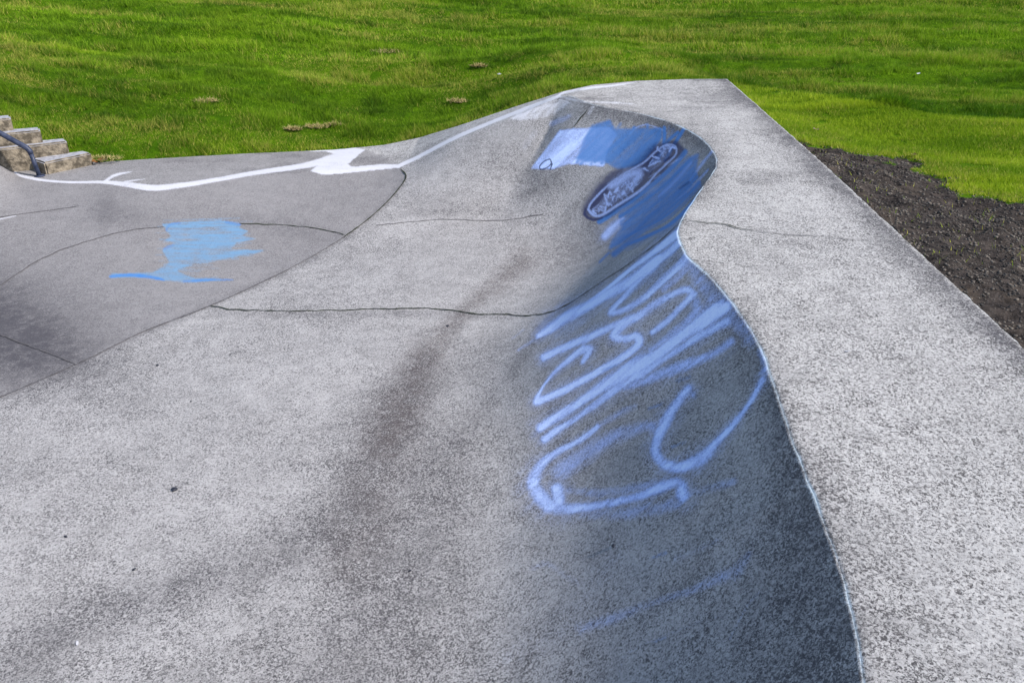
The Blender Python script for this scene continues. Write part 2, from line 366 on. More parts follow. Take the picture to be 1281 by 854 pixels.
# --- blue patch on the left slab
ragx = [(202,280),(272,274),(301,280),(300,285),(312,289),(304,294),(323,299),(296,304),(290,311),(333,313),(318,318),(286,323),(262,329),(243,331),(222,338),(232,343),(244,347),(294,350),(262,352),(233,354),(205,351),(190,348),(136,347),(139,342),(170,341),(190,341),(211,329),(208,322),(202,313),(218,304),(204,301),(214,295),(208,289)]
fill(blue, ragx, .0, 1); lightblue = canv(); fill(lightblue, ragx, .95, 2)
for i in range(20):
    y = 276+i*3.9; x0 = 204+9*math.sin(i*2.7)+(-22 if i > 16 else 0); x1 = 300+16*math.sin(i*1.7)-(40 if i > 13 else 0)
    stroke(lightblue, [(x0, y),(x1, y-3)], 3.0, .55)
stroke(blue, [(138,346),(160,344),(185,346),(205,350)], [4,5,5,3], .8); stroke(blue, [(230,352),(260,350),(292,350)], [4,4,2], .6)
stroke(blue, [(208,288),(212,281),(225,279)], 4, .5); stroke(blue, [(206,311),(216,307)], 5, .5); stroke(blue, [(283,278),(300,281)], 5, .5)
# --- dirt in the hollow, darker patches
stroke(brown, [(655,325),(628,350),(600,372),(572,400),(548,430),(520,470),(500,510),(480,555)], [26,22,18,18,30,46,52,50], .52, .9)
stroke(dark, [(530,450),(500,520),(470,580),(440,640),(360,690),(250,725),(140,765),(60,800),(0,835)], [30,70,70,70,60,46,44,52,70], .34, .95)
stroke(dark, [(560,560),(530,640),(500,720),(470,800),(440,854)], [60,100,130,160,180], .34, .95)
stroke(brown, [(500,520),(470,600),(440,700)], 60, .3, .95)
blob(dark, -20, 405, 120, 60, 1.25, 20); blob(dark, 60, 440, 80, 30, .35, 10); blob(dark, 150, 270, 40, 14, .35); blob(dark, 350, 285, 90, 14, .25, 8); blob(dark, 130, 255, 14, 26, .3)
blob(dark, 690, 225, 26, 14, .28); blob(dark, 664, 242, 16, 9, .25); blob(dark, 725, 300, 60, 30, .18, -35); blob(dark, 560, 255, 60, 14, .2)
blob(dark, 560, 265, 70, 5, .25, -3); blob(dark, 640, 215, 60, 30, .12)
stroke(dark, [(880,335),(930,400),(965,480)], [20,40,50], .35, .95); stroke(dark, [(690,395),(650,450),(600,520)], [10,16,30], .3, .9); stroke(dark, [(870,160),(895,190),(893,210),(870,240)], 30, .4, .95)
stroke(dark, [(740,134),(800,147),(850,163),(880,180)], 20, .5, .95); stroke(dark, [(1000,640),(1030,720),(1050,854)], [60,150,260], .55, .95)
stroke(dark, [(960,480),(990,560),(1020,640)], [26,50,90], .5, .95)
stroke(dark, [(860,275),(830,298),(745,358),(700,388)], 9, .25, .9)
stroke(dark, [(262,390),(400,394),(540,392),(640,398)], 7, .22, .9)
stroke(dark, [(0,500),(180,418),(430,300),(505,230)], 7, .25, .9)
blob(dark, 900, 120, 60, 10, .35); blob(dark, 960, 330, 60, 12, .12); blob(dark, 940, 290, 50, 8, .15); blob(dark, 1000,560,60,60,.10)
stroke(dark, [(560,470),(620,440),(660,425)], [30,30,10], .2, .9)
fill(slab, [(0,500),(95,458),(180,417),(262,384),(345,346),(430,298),(475,263),(500,236),(509,221),(500,206),(440,180),(0,150)], 1.0, 2)
slab[:, 0] = slab[:, 1]
def sample(C, u, v, dep):
    u_ = np.clip(u, 0, W_-1.01); v_ = np.clip(v, 0, H_-1.01); i = v_.astype(int); j = u_.astype(int); a = v_-i; b = u_-j
    r = (C[i, j]*(1-b)+C[i, j+1]*b)*(1-a)+(C[i+1, j]*(1-b)+C[i+1, j+1]*b)*a
    m = (dep > .3)
    off = np.maximum(np.maximum(-u, u-W_), np.maximum(-v, v-H_)); r = r*sstep(140, 0, off)
    return np.where(m, r, 0)
_ur = XX*.74-YY*.67; _vr = XX*.67+YY*.74
_s1 = fbm(_ur*.02+5, _vr*.22, 3); _s2 = fbm(_ur*.05+50, _vr*.45+9, 2)
scr = (.62+.75*_s1)*(.8+.4*_s2)
pale = np.clip(pale*scr*1.15, 0, 1.1).astype(np.float32); blue = np.clip(blue*(.72+.6*_s1)*1.1, 0, 1.1).astype(np.float32)
_h1 = fbm(XX*.03+9, YY*.5, 3); lightblue = (lightblue*(.45+.95*_h1)*(.75+.5*fbm(XX*.09, YY*.3+4, 3))).astype(np.float32)
_m = (XX > 600) & (YY > 110) & (YY < 165); white = white*(.82+.6*fbm(XX*.05+2, YY*.35+8, 4)); white = np.where(_m, white*(.35+1.2*fbm(_ur*.05+3, _vr*.35+2, 3)), white).astype(np.float32)
MAPS = dict(pale=pale, blue=blue, navy=navy, white=white, dark=dark, brown=brown, slab=slab, chalk=chalk, lightblue=lightblue)

# ------------------------------------------------------------------ materials
class N:
    def __init__(s, name):
        s.m = bpy.data.materials.new(name); s.m.use_nodes = True; s.t = s.m.node_tree; s.t.nodes.clear()
        s.out = s.t.nodes.new('ShaderNodeOutputMaterial'); s.b = s.t.nodes.new('ShaderNodeBsdfPrincipled')
        s.t.links.new(s.b.outputs[0], s.out.inputs[0]); s.b.inputs['Roughness'].default_value = .85
        s.b.inputs['Specular IOR Level'].default_value = .3
        s.geo = s.t.nodes.new('ShaderNodeTexCoord').outputs['Object']
    def set(s, sock, v):
        if hasattr(v, 'links') or isinstance(v, bpy.types.NodeSocket): s.t.links.new(v, sock)
        elif isinstance(v, (tuple, list)) and len(v) == 3 and len(sock.default_value) == 4: sock.default_value = (*v, 1)
        else: sock.default_value = v
    def noise(s, scale, det=3, rough=.55, vec=None, dist=0):
        n = s.t.nodes.new('ShaderNodeTexNoise'); s.set(n.inputs['Vector'], vec or s.geo); n.inputs['Scale'].default_value = scale
        n.inputs['Detail'].default_value = det; n.inputs['Roughness'].default_value = rough; n.inputs['Distortion'].default_value = dist
        return n.outputs['Fac']
    def vor(s, scale, vec=None, out='Distance', rnd=1):
        n = s.t.nodes.new('ShaderNodeTexVoronoi'); s.set(n.inputs['Vector'], vec or s.geo); n.inputs['Scale'].default_value = scale; n.inputs['Randomness'].default_value = rnd
        return n.outputs[out]
    def scale(s, v):
        n = s.t.nodes.new('ShaderNodeMapping'); s.set(n.inputs['Vector'], s.geo); n.inputs['Scale'].default_value = v; return n.outputs[0]
    def rot(s, ang, v):
        n = s.t.nodes.new('ShaderNodeMapping'); s.set(n.inputs['Vector'], s.geo); n.inputs['Rotation'].default_value = (0, 0, ang); n.inputs['Scale'].default_value = v; return n.outputs[0]
    def math(s, op, a, b=0, c=0, clamp=False):
        n = s.t.nodes.new('ShaderNodeMath'); n.operation = op; n.use_clamp = clamp
        s.set(n.inputs[0], a); s.set(n.inputs[1], b); s.set(n.inputs[2], c); return n.outputs[0]
    def ramp(s, f, a, b, lo=0., hi=1.):
        n = s.t.nodes.new('ShaderNodeMapRange'); n.interpolation_type = 'SMOOTHSTEP'; s.set(n.inputs[0], f)
        for i, v in enumerate((a, b, lo, hi)): s.set(n.inputs[i+1], v)
        return n.outputs[0]
    def mix(s, f, a, b, mode='MIX'):
        n = s.t.nodes.new('ShaderNodeMix'); n.data_type = 'RGBA'; n.blend_type = mode
        s.set(n.inputs[0], f); s.set(n.inputs[6], a); s.set(n.inputs[7], b); return n.outputs[2]
    def attr(s, name):
        n = s.t.nodes.new('ShaderNodeAttribute'); n.attribute_name = name; return n.outputs['Fac']
    def bump(s, h, st, dist=.01, nrm=None):
        n = s.t.nodes.new('ShaderNodeBump'); n.inputs['Strength'].default_value = st; n.inputs['Distance'].default_value = dist
        s.set(n.inputs['Height'], h)
        if nrm: s.set(n.inputs['Normal'], nrm)
        return n.outputs[0]
    def finish(s, c, rough=None, nrm=None):
        s.set(s.b.inputs['Base Color'], c)
        if rough is not None: s.set(s.b.inputs['Roughness'], rough)
        if nrm is not None: s.set(s.b.inputs['Normal'], nrm)
        return s.m

def concrete(name, light, pit, spk=1.0, fine=1.0):
    n = N(name)
    wv = n.t.nodes.new('ShaderNodeTexNoise'); n.set(wv.inputs['Vector'], n.geo); wv.inputs['Scale'].default_value = 60; wv.inputs['Detail'].default_value = 2
    vm = n.t.nodes.new('ShaderNodeVectorMath'); vm.operation = 'MULTIPLY_ADD'; n.set(vm.inputs[0], wv.outputs['Color']); vm.inputs[1].default_value = (.02, .02, .02); n.set(vm.inputs[2], n.geo)
    wp = vm.outputs[0]
    c1 = n.vor(125*fine, wp, 'Color'); c2 = n.vor(300*fine, wp, 'Color')
    g1 = n.noise(70*fine, 5, .75); g2 = n.noise(300, 2, .7); big = n.noise(1.3, 5, .6); mid = n.noise(7, 5, .7)
    grain = n.math('ADD', n.math('ADD', n.math('MULTIPLY', c1, .26), n.math('MULTIPLY', c2, .20)), n.math('ADD', n.math('MULTIPLY', g1, .36), n.math('MULTIPLY', g2, .18)))
    coarse = n.ramp(n.noise(.9, 3, .5), .35, .65)
    thr = n.math('MULTIPLY_ADD', mid, .20, n.math('MULTIPLY_ADD', coarse, .035, .265))
    thr = n.math('ADD', thr, n.math('MULTIPLY', n.attr('dark'), .13)); thr = n.math('ADD', thr, n.math('MULTIPLY', n.attr('brown'), .10))
    pits = n.ramp(grain, thr, n.math('ADD', thr, .12), 1., 0.)
    c = n.mix(n.ramp(big, .3, .72), tuple(x*.84 for x in light), light)
    c = n.mix(n.ramp(mid, .35, .65, 0, .25), c, tuple(x*.74 for x in light))
    c = n.mix(n.math('MULTIPLY', pits, .92*spk, clamp=True), c, pit)
    c = n.mix(n.ramp(grain, .50, .66, 0, .6*spk), c, tuple(min(1, x*1.5) for x in light))
    c = n.mix(n.ramp(n.noise(2.2, 6, .7, n.rot(.6, (1, 5, 1))), .5, .72, 0, .22), c, tuple(x*.45 for x in light)); c = n.mix(n.ramp(n.noise(1.7, 6, .75, n.rot(-.5, (4, 1, 1))), .52, .7, 0, .2), c, tuple(min(1, x*1.3) for x in light))
    c = n.mix(n.ramp(n.noise(3.4, 6, .75, None, .6), .48, .66, 0, .30), c, tuple(x*.5 for x in light))
    sl = n.attr('slab'); c = n.mix(n.math('MULTIPLY', sl, .75), c, n.mix(.75, c, (.165, .155, .158)))
    brk = n.noise(11, 6, .8)
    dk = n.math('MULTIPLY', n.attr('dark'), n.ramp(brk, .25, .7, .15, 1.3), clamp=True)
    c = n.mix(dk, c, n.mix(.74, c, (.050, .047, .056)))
    br = n.math('MULTIPLY', n.attr('brown'), n.ramp(brk, .3, .65, .15, 1.4), clamp=True)
    c = n.mix(br, c, n.mix(.6, c, (.085, .062, .055)))
    # paint sits on the high grains and misses the pits
    tex = n.math('ADD', n.math('MULTIPLY', grain, 1.3), n.math('MULTIPLY', n.noise(13, 6, .8), .5))
    def lay(c, at, colr, lo=.25, hi=1.0, cap=.9, amp=.75):
        f = n.ramp(n.math('ADD', n.attr(at), n.math('MULTIPLY_ADD', tex, amp, -.9*amp)), lo, hi, 0, cap)
        f = n.math('MULTIPLY', f, n.ramp(n.attr(at), .01, .3))
        return n.mix(f, c, colr)
    c = lay(c, 'lightblue', (.13, .29, .47), .2, 1.15, .82, 1.0)
    c = lay(c, 'pale', (.40, .54, .98), .02, 1.08, .90, .85)
    c = lay(c, 'pale', (.66, .78, 1.0), .62, 1.2, .85, 1.1)
    c = lay(c, 'blue', (.045, .19, .50), .12, 1.0, .88, .9)
    c = lay(c, 'navy', (.010, .018, .085), .2, .8, .92)
    c = lay(c, 'chalk', (.42, .55, .92), .15, .95, .85)
    c = lay(c, 'white', (.60, .60, .64), .15, 1.1, .90, 1.1)
    # pale rim line: worn arris with its lit edge painted in
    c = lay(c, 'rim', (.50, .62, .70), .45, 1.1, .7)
    h = n.math('ADD', n.math('MULTIPLY', g1, 1.0), n.math('MULTIPLY', g2, .5))
    nb = n.bump(h, .55*spk, .006); nb = n.bump(n.noise(9, 3), .25, .02, nb)
    return n.finish(c, .88, nb)
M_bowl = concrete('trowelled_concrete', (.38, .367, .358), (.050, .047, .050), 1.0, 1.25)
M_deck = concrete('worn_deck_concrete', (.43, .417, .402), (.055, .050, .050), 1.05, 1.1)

def simple(name, c1, c2, sc=20, rough=.85, bump=.3, dist=.01, metal=0, lo=.35, hi=.65):
    n = N(name); f = n.noise(sc, 4, .6); c = n.mix(n.ramp(f, lo, hi), c1, c2); n.b.inputs['Metallic'].default_value = metal
    return n.finish(c, rough, n.bump(n.noise(sc*2, 3), bump, dist))
M_crack = simple('crack_soil', (.012, .014, .010), (.035, .045, .015), 40)
M_joint = simple('faint_joint', (.07, .065, .065), (.13, .12, .12), 30)  # grey of the faint slab joints and cracks
M_step = simple('sun_tinted_step_concrete', (.085, .07, .05), (.27, .225, .165), 16, .9, .8, .02)  # warm sunlight tint painted into the riser colour
M_tread = simple('sky_tinted_tread_concrete', (.25, .25, .27), (.42, .42, .45), 22, .7, .4, .01)  # blue skylight tint painted into the tread colour
M_rail = simple('galvanised_rail_paint', (.02, .028, .055), (.05, .06, .10), 14, .45, .15, .003)
M_pebble = simple('dark_pebble_stone', (.012, .014, .022), (.04, .045, .06), 60, .5)
M_paper = simple('paper_scrap', (.75, .75, .78), (.85, .85, .88), 30, .8)
M_pink = simple('faded_pink_wrapper', (.7, .42, .40), (.85, .6, .58), 40, .7)
M_leaf = simple('dry_leaf', (.30, .10, .025), (.42, .22, .07), 30, .8)
M_straw = simple('dead_grass_straw', (.26, .20, .07), (.46, .38, .16), 50, .9)
M_clod = simple('earth_clod', (.07, .06, .03), (.20, .16, .07), 60, .95, .6, .01)
M_stone = simple('gravel_stone', (.014, .012, .011), (.15, .128, .105), 9, .8, .4, .005)

# ground: soil under the turf, dark gravelly dirt on the right
n = N('ground_soil')
dirt = n.ramp(n.math('ADD', n.attr('dirt'), n.math('MULTIPLY_ADD', n.noise(22, 4, .7), .16, -.08)), -.03, .05)
s1 = n.mix(n.ramp(n.noise(14, 5, .7), .3, .7), (.010, .009, .009), (.078, .064, .055)); s1 = n.mix(n.ramp(n.noise(3, 3), .5, .7, 0, .5), s1, (.11, .085, .062))
s1 = n.mix(n.ramp(n.noise(90, 2, .7), .6, .72, 0, .6), s1, (.16, .15, .15))
g1 = n.mix(n.ramp(n.noise(5, 5, .65), .3, .7), (.03, .085, .002), (.09, .18, .004)); g1 = n.mix(n.ramp(n.noise(60, 3), .4, .7, 0, .5), g1, (.025, .045, .003)); n.b.inputs['Specular IOR Level'].default_value = .03
M_ground = n.finish(n.mix(dirt, g1, s1), .95, n.bump(n.noise(45, 5, .7), .7, .03))

# grass: colour by place (drawn from attributes) and by blade
n = N('grass_blades')
dry = n.attr('dry'); var = n.attr('var')
n.b.inputs['Specular IOR Level'].default_value = .08; c = n.mix(var, (.016, .090, .002), (.24, .43, .012)); c = n.mix(n.attr('lush'), c, n.mix(var, (.17, .31, .006), (.44, .53, .03)))
c = n.mix(dry, c, (.52, .46, .11))
tr = n.t.nodes.new('ShaderNodeBsdfTranslucent'); n.set(tr.inputs[0], n.mix(1, c, (.9, 1, .5), 'MULTIPLY'))
mx = n.t.nodes.new('ShaderNodeMixShader'); mx.inputs[0].default_value = .35
n.finish(c, .6); n.t.links.new(n.b.outputs[0], mx.inputs[1]); n.t.links.new(tr.outputs[0], mx.inputs[2]); n.t.links.new(mx.outputs[0], n.out.inputs[0])
M_grass = n.m

# ------------------------------------------------------------------ bowl surface
def rows_():
    t = list(np.arange(0, .03, .006))+list(np.arange(.03, 1.5, .009))
    while t[-1] < 4.4: t.append(t[-1]+min(.024, .009+(t[-1]-1.5)*.03+.002))
    return np.array(t)
RW = rows_()
Lc = np.hypot(lip[:, 0]-CX, lip[:, 1]-CY)
tn = RW[:, None]; frac = np.minimum(tn/Lc[None, :], 1.0)
# spread rows so that each column ends at the middle
tmax = RW[-1]; u = RW/tmax
dist = np.where(RW[:, None] < 1.5, RW[:, None], 1.5+(RW[:, None]-1.5)/(tmax-1.5)*(Lc[None, :]-1.5))
frac = dist/Lc[None, :]
BX = lip[None, :, 0]+(CX-lip[None, :, 0])*frac; BY = lip[None, :, 1]+(CY-lip[None, :, 1])*frac
BZ, BT = Zbowl(BX.ravel(), BY.ravel()); BZ = BZ.reshape(BX.shape); BT = BT.reshape(BX.shape)
dz = lip[:, 2]-BZ[0]
# rim height from the control heights, blended away from the edge
BZ = BZ+dz[None, :]*np.exp(-dist/.12)
BZ += .006*(fbm(BX*2.2, BY*2.2, 3)-.5)*sstep(0, .3, dist)
BZ[0] = lip[:, 2]-.006
nr = len(RW)
idx = np.arange(nr*ncol).reshape(nr, ncol); nx = np.roll(idx, -1, 1)
Q = np.stack([idx[:-1], idx[1:], nx[1:], nx[:-1]], -1).reshape(-1, 4)
V = np.stack([BX.ravel(), BY.ravel(), BZ.ravel()], 1)
# make faces point up
def orient(V, Q):
    a, b, c = V[Q[:200, 0]], V[Q[:200, 1]], V[Q[:200, 2]]
    return Q[:, ::-1] if np.cross(b-a, c-a)[:, 2].mean() < 0 else Q
Q = orient(V, Q)

def ribbon(pts, w, zoff=.003, wob=.35, step=.02, sub=None):
    """thin irregular strip draped over the concrete along photo-traced points"""
    P = np.array([list(at(*p)) for p in pts]); P2 = catmull(P[:, :2], step, closed=False) if len(P) > 2 else np.stack([np.linspace(P[0, k], P[-1, k], max(3, int(np.linalg.norm(P[0]-P[-1])/step))) for k in (0, 1)], 1)
    d = np.gradient(P2, axis=0); d /= np.linalg.norm(d, axis=1)[:, None]+1e-9; nn = np.stack([-d[:, 1], d[:, 0]], 1)
    k = np.arange(len(P2)); j = (vnoise(k*.33+P2[0, 0]*50, k*0+3.)-.5)*wob*.02*(1 if wob else 0)+(vnoise(k*.9+9, k*0+7.)-.5)*wob*.008
    c = P2+nn*j[:, None]; ww = w*(.55+.9*vnoise(k*.6+4, k*0+11.)) if wob else np.full(len(k), w)
    ww = ww*np.minimum(1, np.minimum(k, len(k)-1-k)/6+.25)
    A = c+nn*ww[:, None]/2; B = c-nn*ww[:, None]/2
    vs = np.concatenate([A, B]); z = Zbowl(vs[:, 0], vs[:, 1])[0]+zoff
    n_ = len(c); q = np.stack([k[:-1], k[:-1]+n_, k[1:]+n_, k[1:]], 1)
    V_ = np.concatenate([vs, z[:, None]], 1)
    return V_, orient(V_, q)
def merge(V, Q, ribs):
    mi = [np.zeros(len(Q))]; Vs = [V]; Qs = [Q]; n0 = len(V)
    for (v, q), m in ribs: Vs.append(v); Qs.append(q+n0); mi.append(np.full(len(q), m)); n0 += len(v)
    return np.concatenate(Vs), np.concatenate(Qs), np.concatenate(mi)
ribs = [
 (ribbon([(262,383),(300,388),(380,389),(470,387),(540,386),(600,393),(640,394),(690,390),(715,378),(745,358),(790,328),(830,298),(858,276)], .013, .005, 1.0), 1),
 (ribbon([(-60,523),(0,497),(95,456),(180,415),(262,383),(345,345),(430,297),(475,262),(500,235),(508,221),(501,212)], .009, .004, .25), 2),
 (ribbon([(430,297),(475,262),(500,235),(508,221),(501,212)], .012, .006, .25), 1),
 (ribbon([(-40,380),(0,357),(60,320),(155,290),(205,284)], .012, .004, .8), 2),
 (ribbon([(300,280),(370,283),(400,287),(432,294)], .014, .005, .8), 1),
 (ribbon([(470,282),(560,275),(680,268)], .010, .004, 1.), 2),
 (ribbon([(0,419),(45,436),(95,456)], .010, .004, .3), 2),
 (ribbon([(-30,278),(0,272),(50,265),(100,258)], .012, .004, .2), 2),
 (ribbon([(734,139),(727,148),(718,160)], .018, .006, .6), 1),
]
Vm, Qm, mi = merge(V, Q, ribs)
me = np_mesh('bowl_surface', Vm, Qm, mi=mi)
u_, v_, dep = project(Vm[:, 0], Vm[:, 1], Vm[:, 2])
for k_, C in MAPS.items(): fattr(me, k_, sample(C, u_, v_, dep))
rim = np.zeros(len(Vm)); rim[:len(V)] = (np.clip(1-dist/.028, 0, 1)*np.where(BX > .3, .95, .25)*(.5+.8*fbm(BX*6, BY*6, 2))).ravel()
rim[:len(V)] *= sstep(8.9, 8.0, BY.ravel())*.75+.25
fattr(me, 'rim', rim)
bowl = empty('skate_bowl', (0, 0, 0), 'grey concrete skate bowl with a wavy graffitied wall and broad deck', 'skate bowl')
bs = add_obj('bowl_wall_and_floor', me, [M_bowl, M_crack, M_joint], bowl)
bs['label'] = 'hollowed floor and curving wall with pale and dark blue spray paint'

# ------------------------------------------------------------------ deck
span = np.hypot(outer[:, 0]-lip[:, 0], outer[:, 1]-lip[:, 1])
dr = np.concatenate([np.array([0, .004, .010, .018, .03, .045]), ])
nd = 46; rest = np.linspace(0, 1, nd)[1:]
dist2 = np.concatenate([np.repeat(dr[:, None], ncol, 1), .045+rest[:, None]*(span[None, :]-.045-.012)])
fr = dist2/span[None, :]
DX = lip[None, :, 0]+(outer[None, :, 0]-lip[None, :, 0])*fr; DY = lip[None, :, 1]+(outer[None, :, 1]-lip[None, :, 1])*fr
DZ = lip[None, :, 2]+(outer[None, :, 2]-lip[None, :, 2])*fr - .006*np.exp(-dist2/.008)
DZ += .006*(fbm(DX*1.6, DY*1.6, 3)-.5)*sstep(0, .2, dist2)
# edge: rounded arris and a face going down
X2 = outer[None, :, 0]; Y2 = outer[None, :, 1]; Zo = outer[None, :, 2]
ox = od[None, :, 0]; oy = od[None, :, 1]
DX = np.concatenate([DX, X2-ox*.004, X2, X2]); DY = np.concatenate([DY, Y2-oy*.004, Y2, Y2]); DZ = np.concatenate([DZ, Zo-.004, Zo-.013, Zo-.42])
nr = DX.shape[0]; idx = np.arange(nr*ncol).reshape(nr, ncol); nx = np.roll(idx, -1, 1)
Q2 = np.stack([idx[:-1], idx[1:], nx[1:], nx[:-1]], -1).reshape(-1, 4); V2 = np.stack([DX.ravel(), DY.ravel(), DZ.ravel()], 1); Q2 = orient(V2, Q2)
ribs2 = [(ribbon([(862,276),(885,279),(905,281),(925,286),(945,290)], .011, .006, 1.0), 1), (ribbon([(945,290),(985,294),(1030,297),(1090,303)], .007, .006, 1.0), 2)]
Vm2, Qm2, mi2 = merge(V2, Q2, ribs2)
me = np_mesh('deck', Vm2, Qm2, mi=mi2)
u_, v_, dep = project(Vm2[:, 0], Vm2[:, 1], Vm2[:, 2])
eo = seg_dist(V2[:, :2], oa_, ob_)
for k_, C in MAPS.items():
    a = sample(C, u_, v_, dep)
    if k_ in ('pale', 'blue', 'navy', 'lightblue', 'brown', 'chalk'): a = a*0
    if k_ == 'dark':
        a = a*.7
        grime = .75*np.exp(-(eo/(.10+.16*fbm(V2[:, 0]*1.3, V2[:, 1]*1.3, 3)))**1.6)*sstep(1.9, 2.1, V2[:, 0])*(.5+.9*fbm(V2[:, 0]*5, V2[:, 1]*5, 3))*sstep(.004, .022, eo)
        a[:len(V2)] += grime
        a[:len(V2)] += .35*sstep(.55, .8, fbm(V2[:, 0]*1.1+4, V2[:, 1]*2.3, 4))*sstep(3, 6, V2[:, 1])
    fattr(me, k_, a)
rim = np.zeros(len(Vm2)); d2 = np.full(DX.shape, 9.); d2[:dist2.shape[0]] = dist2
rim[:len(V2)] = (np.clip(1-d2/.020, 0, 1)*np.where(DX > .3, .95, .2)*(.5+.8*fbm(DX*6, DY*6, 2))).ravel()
ed = (1-sstep(.0, .016, eo))*.95*(V2[:, 0] > 1.9)*(V2[:, 1] < 10.2)*(V2[:, 2] > -.03)  # bright edge light painted along the deck's outer arris
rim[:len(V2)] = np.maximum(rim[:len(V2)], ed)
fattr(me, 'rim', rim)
dk = add_obj('deck', me, [M_deck, M_crack, M_joint], bowl)

# ------------------------------------------------------------------ ground sheet
na, nb = tx.shape; idx = np.arange(na*nb).reshape(na, nb)
Q3 = np.stack([idx[:-1, :-1], idx[1:, :-1], idx[1:, 1:], idx[:-1, 1:]], -1).reshape(-1, 4)
me = np_mesh('ground', np.stack([TP[:, 0], TP[:, 1], tz], 1), Q3); fattr(me, 'dirt', DF)
tag(add_obj('ground', me, M_ground), 'sloping ground under the turf with a bare dark strip beside the deck', None, kind='structure')

# ------------------------------------------------------------------ grass blades
def dryness(x, y):
    yy = y+.10*x
    a = sstep(.47, .68, fbm(x*.45+2, yy*2.1+7, 5))*.8
    a = a*sstep(8.5, 13, y+.4*abs(x)) + .30*sstep(.55, .75, fbm(x*2.5, y*4, 3))
    return np.clip(a, 0, 1)
def scatter(n, x0, x1, y0, y1, keep=None):
    x = rng.uniform(x0, x1, n); y = rng.uniform(y0, y1, n)
    e = lookup(Eg, x, y); df = lookup(DFg, x, y)
    jit = rng.random(n)
    ok = (e > .012+.05*fbm(x*3, y*3, 2)**2) & ((df < -.05+.12*(jit-.5)) | (jit > .996))
    # stay inside the cone the picture can see plus a generous margin
    ok &= (np.abs(x) < .72*y+2.2)
    # steps footprint stays clear
    st = inside(np.stack([x, y], 1), [(-4.50,9.40),(-4.83,8.9),(-6.6,8.2),(-7.2,9.9),(-5.6,9.42)]); ok &= ~st
    return x[ok], y[ok], e[ok], df[ok]
sets = [(520000, -9, 4.5, 8.6, 12.5, .006, .042), (300000, 4.5, 11.5, 7.6, 12.5, .006, .042), (420000, -12, 12, 12.5, 17, .0085, .048), (280000, -14, 14, 17, 25, .013, .055), (420000, 2.2, 6.5, 4.6, 9.0, .0055, .030)]
GV, gd, gl, gvv = [], [], [], []
for (n_, x0, x1, y0, y1, bw, bh) in sets:
    x, y, e, df = scatter(n_, x0, x1, y0, y1)
    thin = fbm(x*6, y*6, 2) > .22; x, y, e, df = x[thin], y[thin], e[thin], df[thin]
    m = len(x); z = lookup(TZ, x, y)-.004
    clump = fbm(x*3.5, y*5.5+3, 3); tall = .6+1.4*sstep(.40, .72, clump)
    bc0 = crest_b(x, y); tall = np.where((bc0 < 0) & (x > 2.1), .85+.25*clump, tall); tall = np.where((bc0 > .05) & (bc0 < .8) & (x > 2.5), tall*1.5, tall)
    tall = tall*(.6+.8*fbm(x*.35+9, (y+.13*x)*8+3, 2)); h = bh*tall*rng.uniform(.5, 1.4, m); w = bw*rng.uniform(.6, 1.4, m)
    a = rng.uniform(0, 2*np.pi, m); lean = rng.uniform(.15, 1.0, m); la_ = rng.uniform(0, 2*np.pi, m)
    sx, sy = np.cos(a)*w/2, np.sin(a)*w/2
    A = np.stack([x-sx, y-sy, z], 1); B = np.stack([x+sx, y+sy, z], 1); Cc = np.stack([x+np.cos(la_)*lean*h, y+np.sin(la_)*lean*h, z+h], 1)
    GV.append(np.stack([A, B, Cc], 1).reshape(-1, 3))
    D = dryness(x, y)*.75;  D = np.where(rng.random(m) < D*.9, rng.uniform(.4, 1, m), rng.uniform(0, .15, m)); D = np.maximum(D, (rng.random(m) < .30*np.exp(-e/.10))*rng.uniform(.3, .9, m))
    D = np.maximum(D, (rng.random(m) < .55*sstep(-.45, -.02, df))*rng.uniform(.3, 1, m))
    vr = np.clip(.10+1.25*(fbm(x*.7, (y+.1*x)*3.2, 3)-.27)+.9*(fbm(x*.35+9, (y+.13*x)*8+3, 2)-.5)+rng.normal(0, .2, m), 0, 1)  # streak term paints the ridges' shade into the blade tone
    bc = crest_b(x, y); xr = sstep(2.1, 2.6, x); lush = xr*sstep(.05, -.1, bc)*.8+.35*np.exp(-e/.35)+.25*sstep(.5, .7, fbm(x*.5, y*1.2+20, 3))
    band = xr*sstep(0, .1, bc)*sstep(2.6, 1.0, bc)*(.6+.4*fbm(x*2, y*2, 2)); vr = vr*(1-.9*band); D = D*(1-band)  # longer grass behind the crest, its shade painted into the blade colour
    lush = lush*(1-band)
    lush = np.clip(lush*rng.uniform(.5, 1.3, m), 0, 1)
    for L_, q in ((gd, D), (gl, lush), (gvv, vr)): L_.append(np.repeat(q, 3))
GV = np.concatenate(GV); nt = len(GV)//3
me = np_mesh('grass', GV, T=np.arange(nt*3).reshape(-1, 3))
fattr(me, 'dry', np.concatenate(gd)); fattr(me, 'lush', np.concatenate(gl)); fattr(me, 'var', np.concatenate(gvv))
tag(add_obj('grass', me, M_grass, smooth=False), 'rough mown green grass with straw patches covering the slope behind the bowl', 'grass', kind='stuff')
print('grass blades', nt, 'bowl verts', len(Vm), 'deck', len(Vm2))

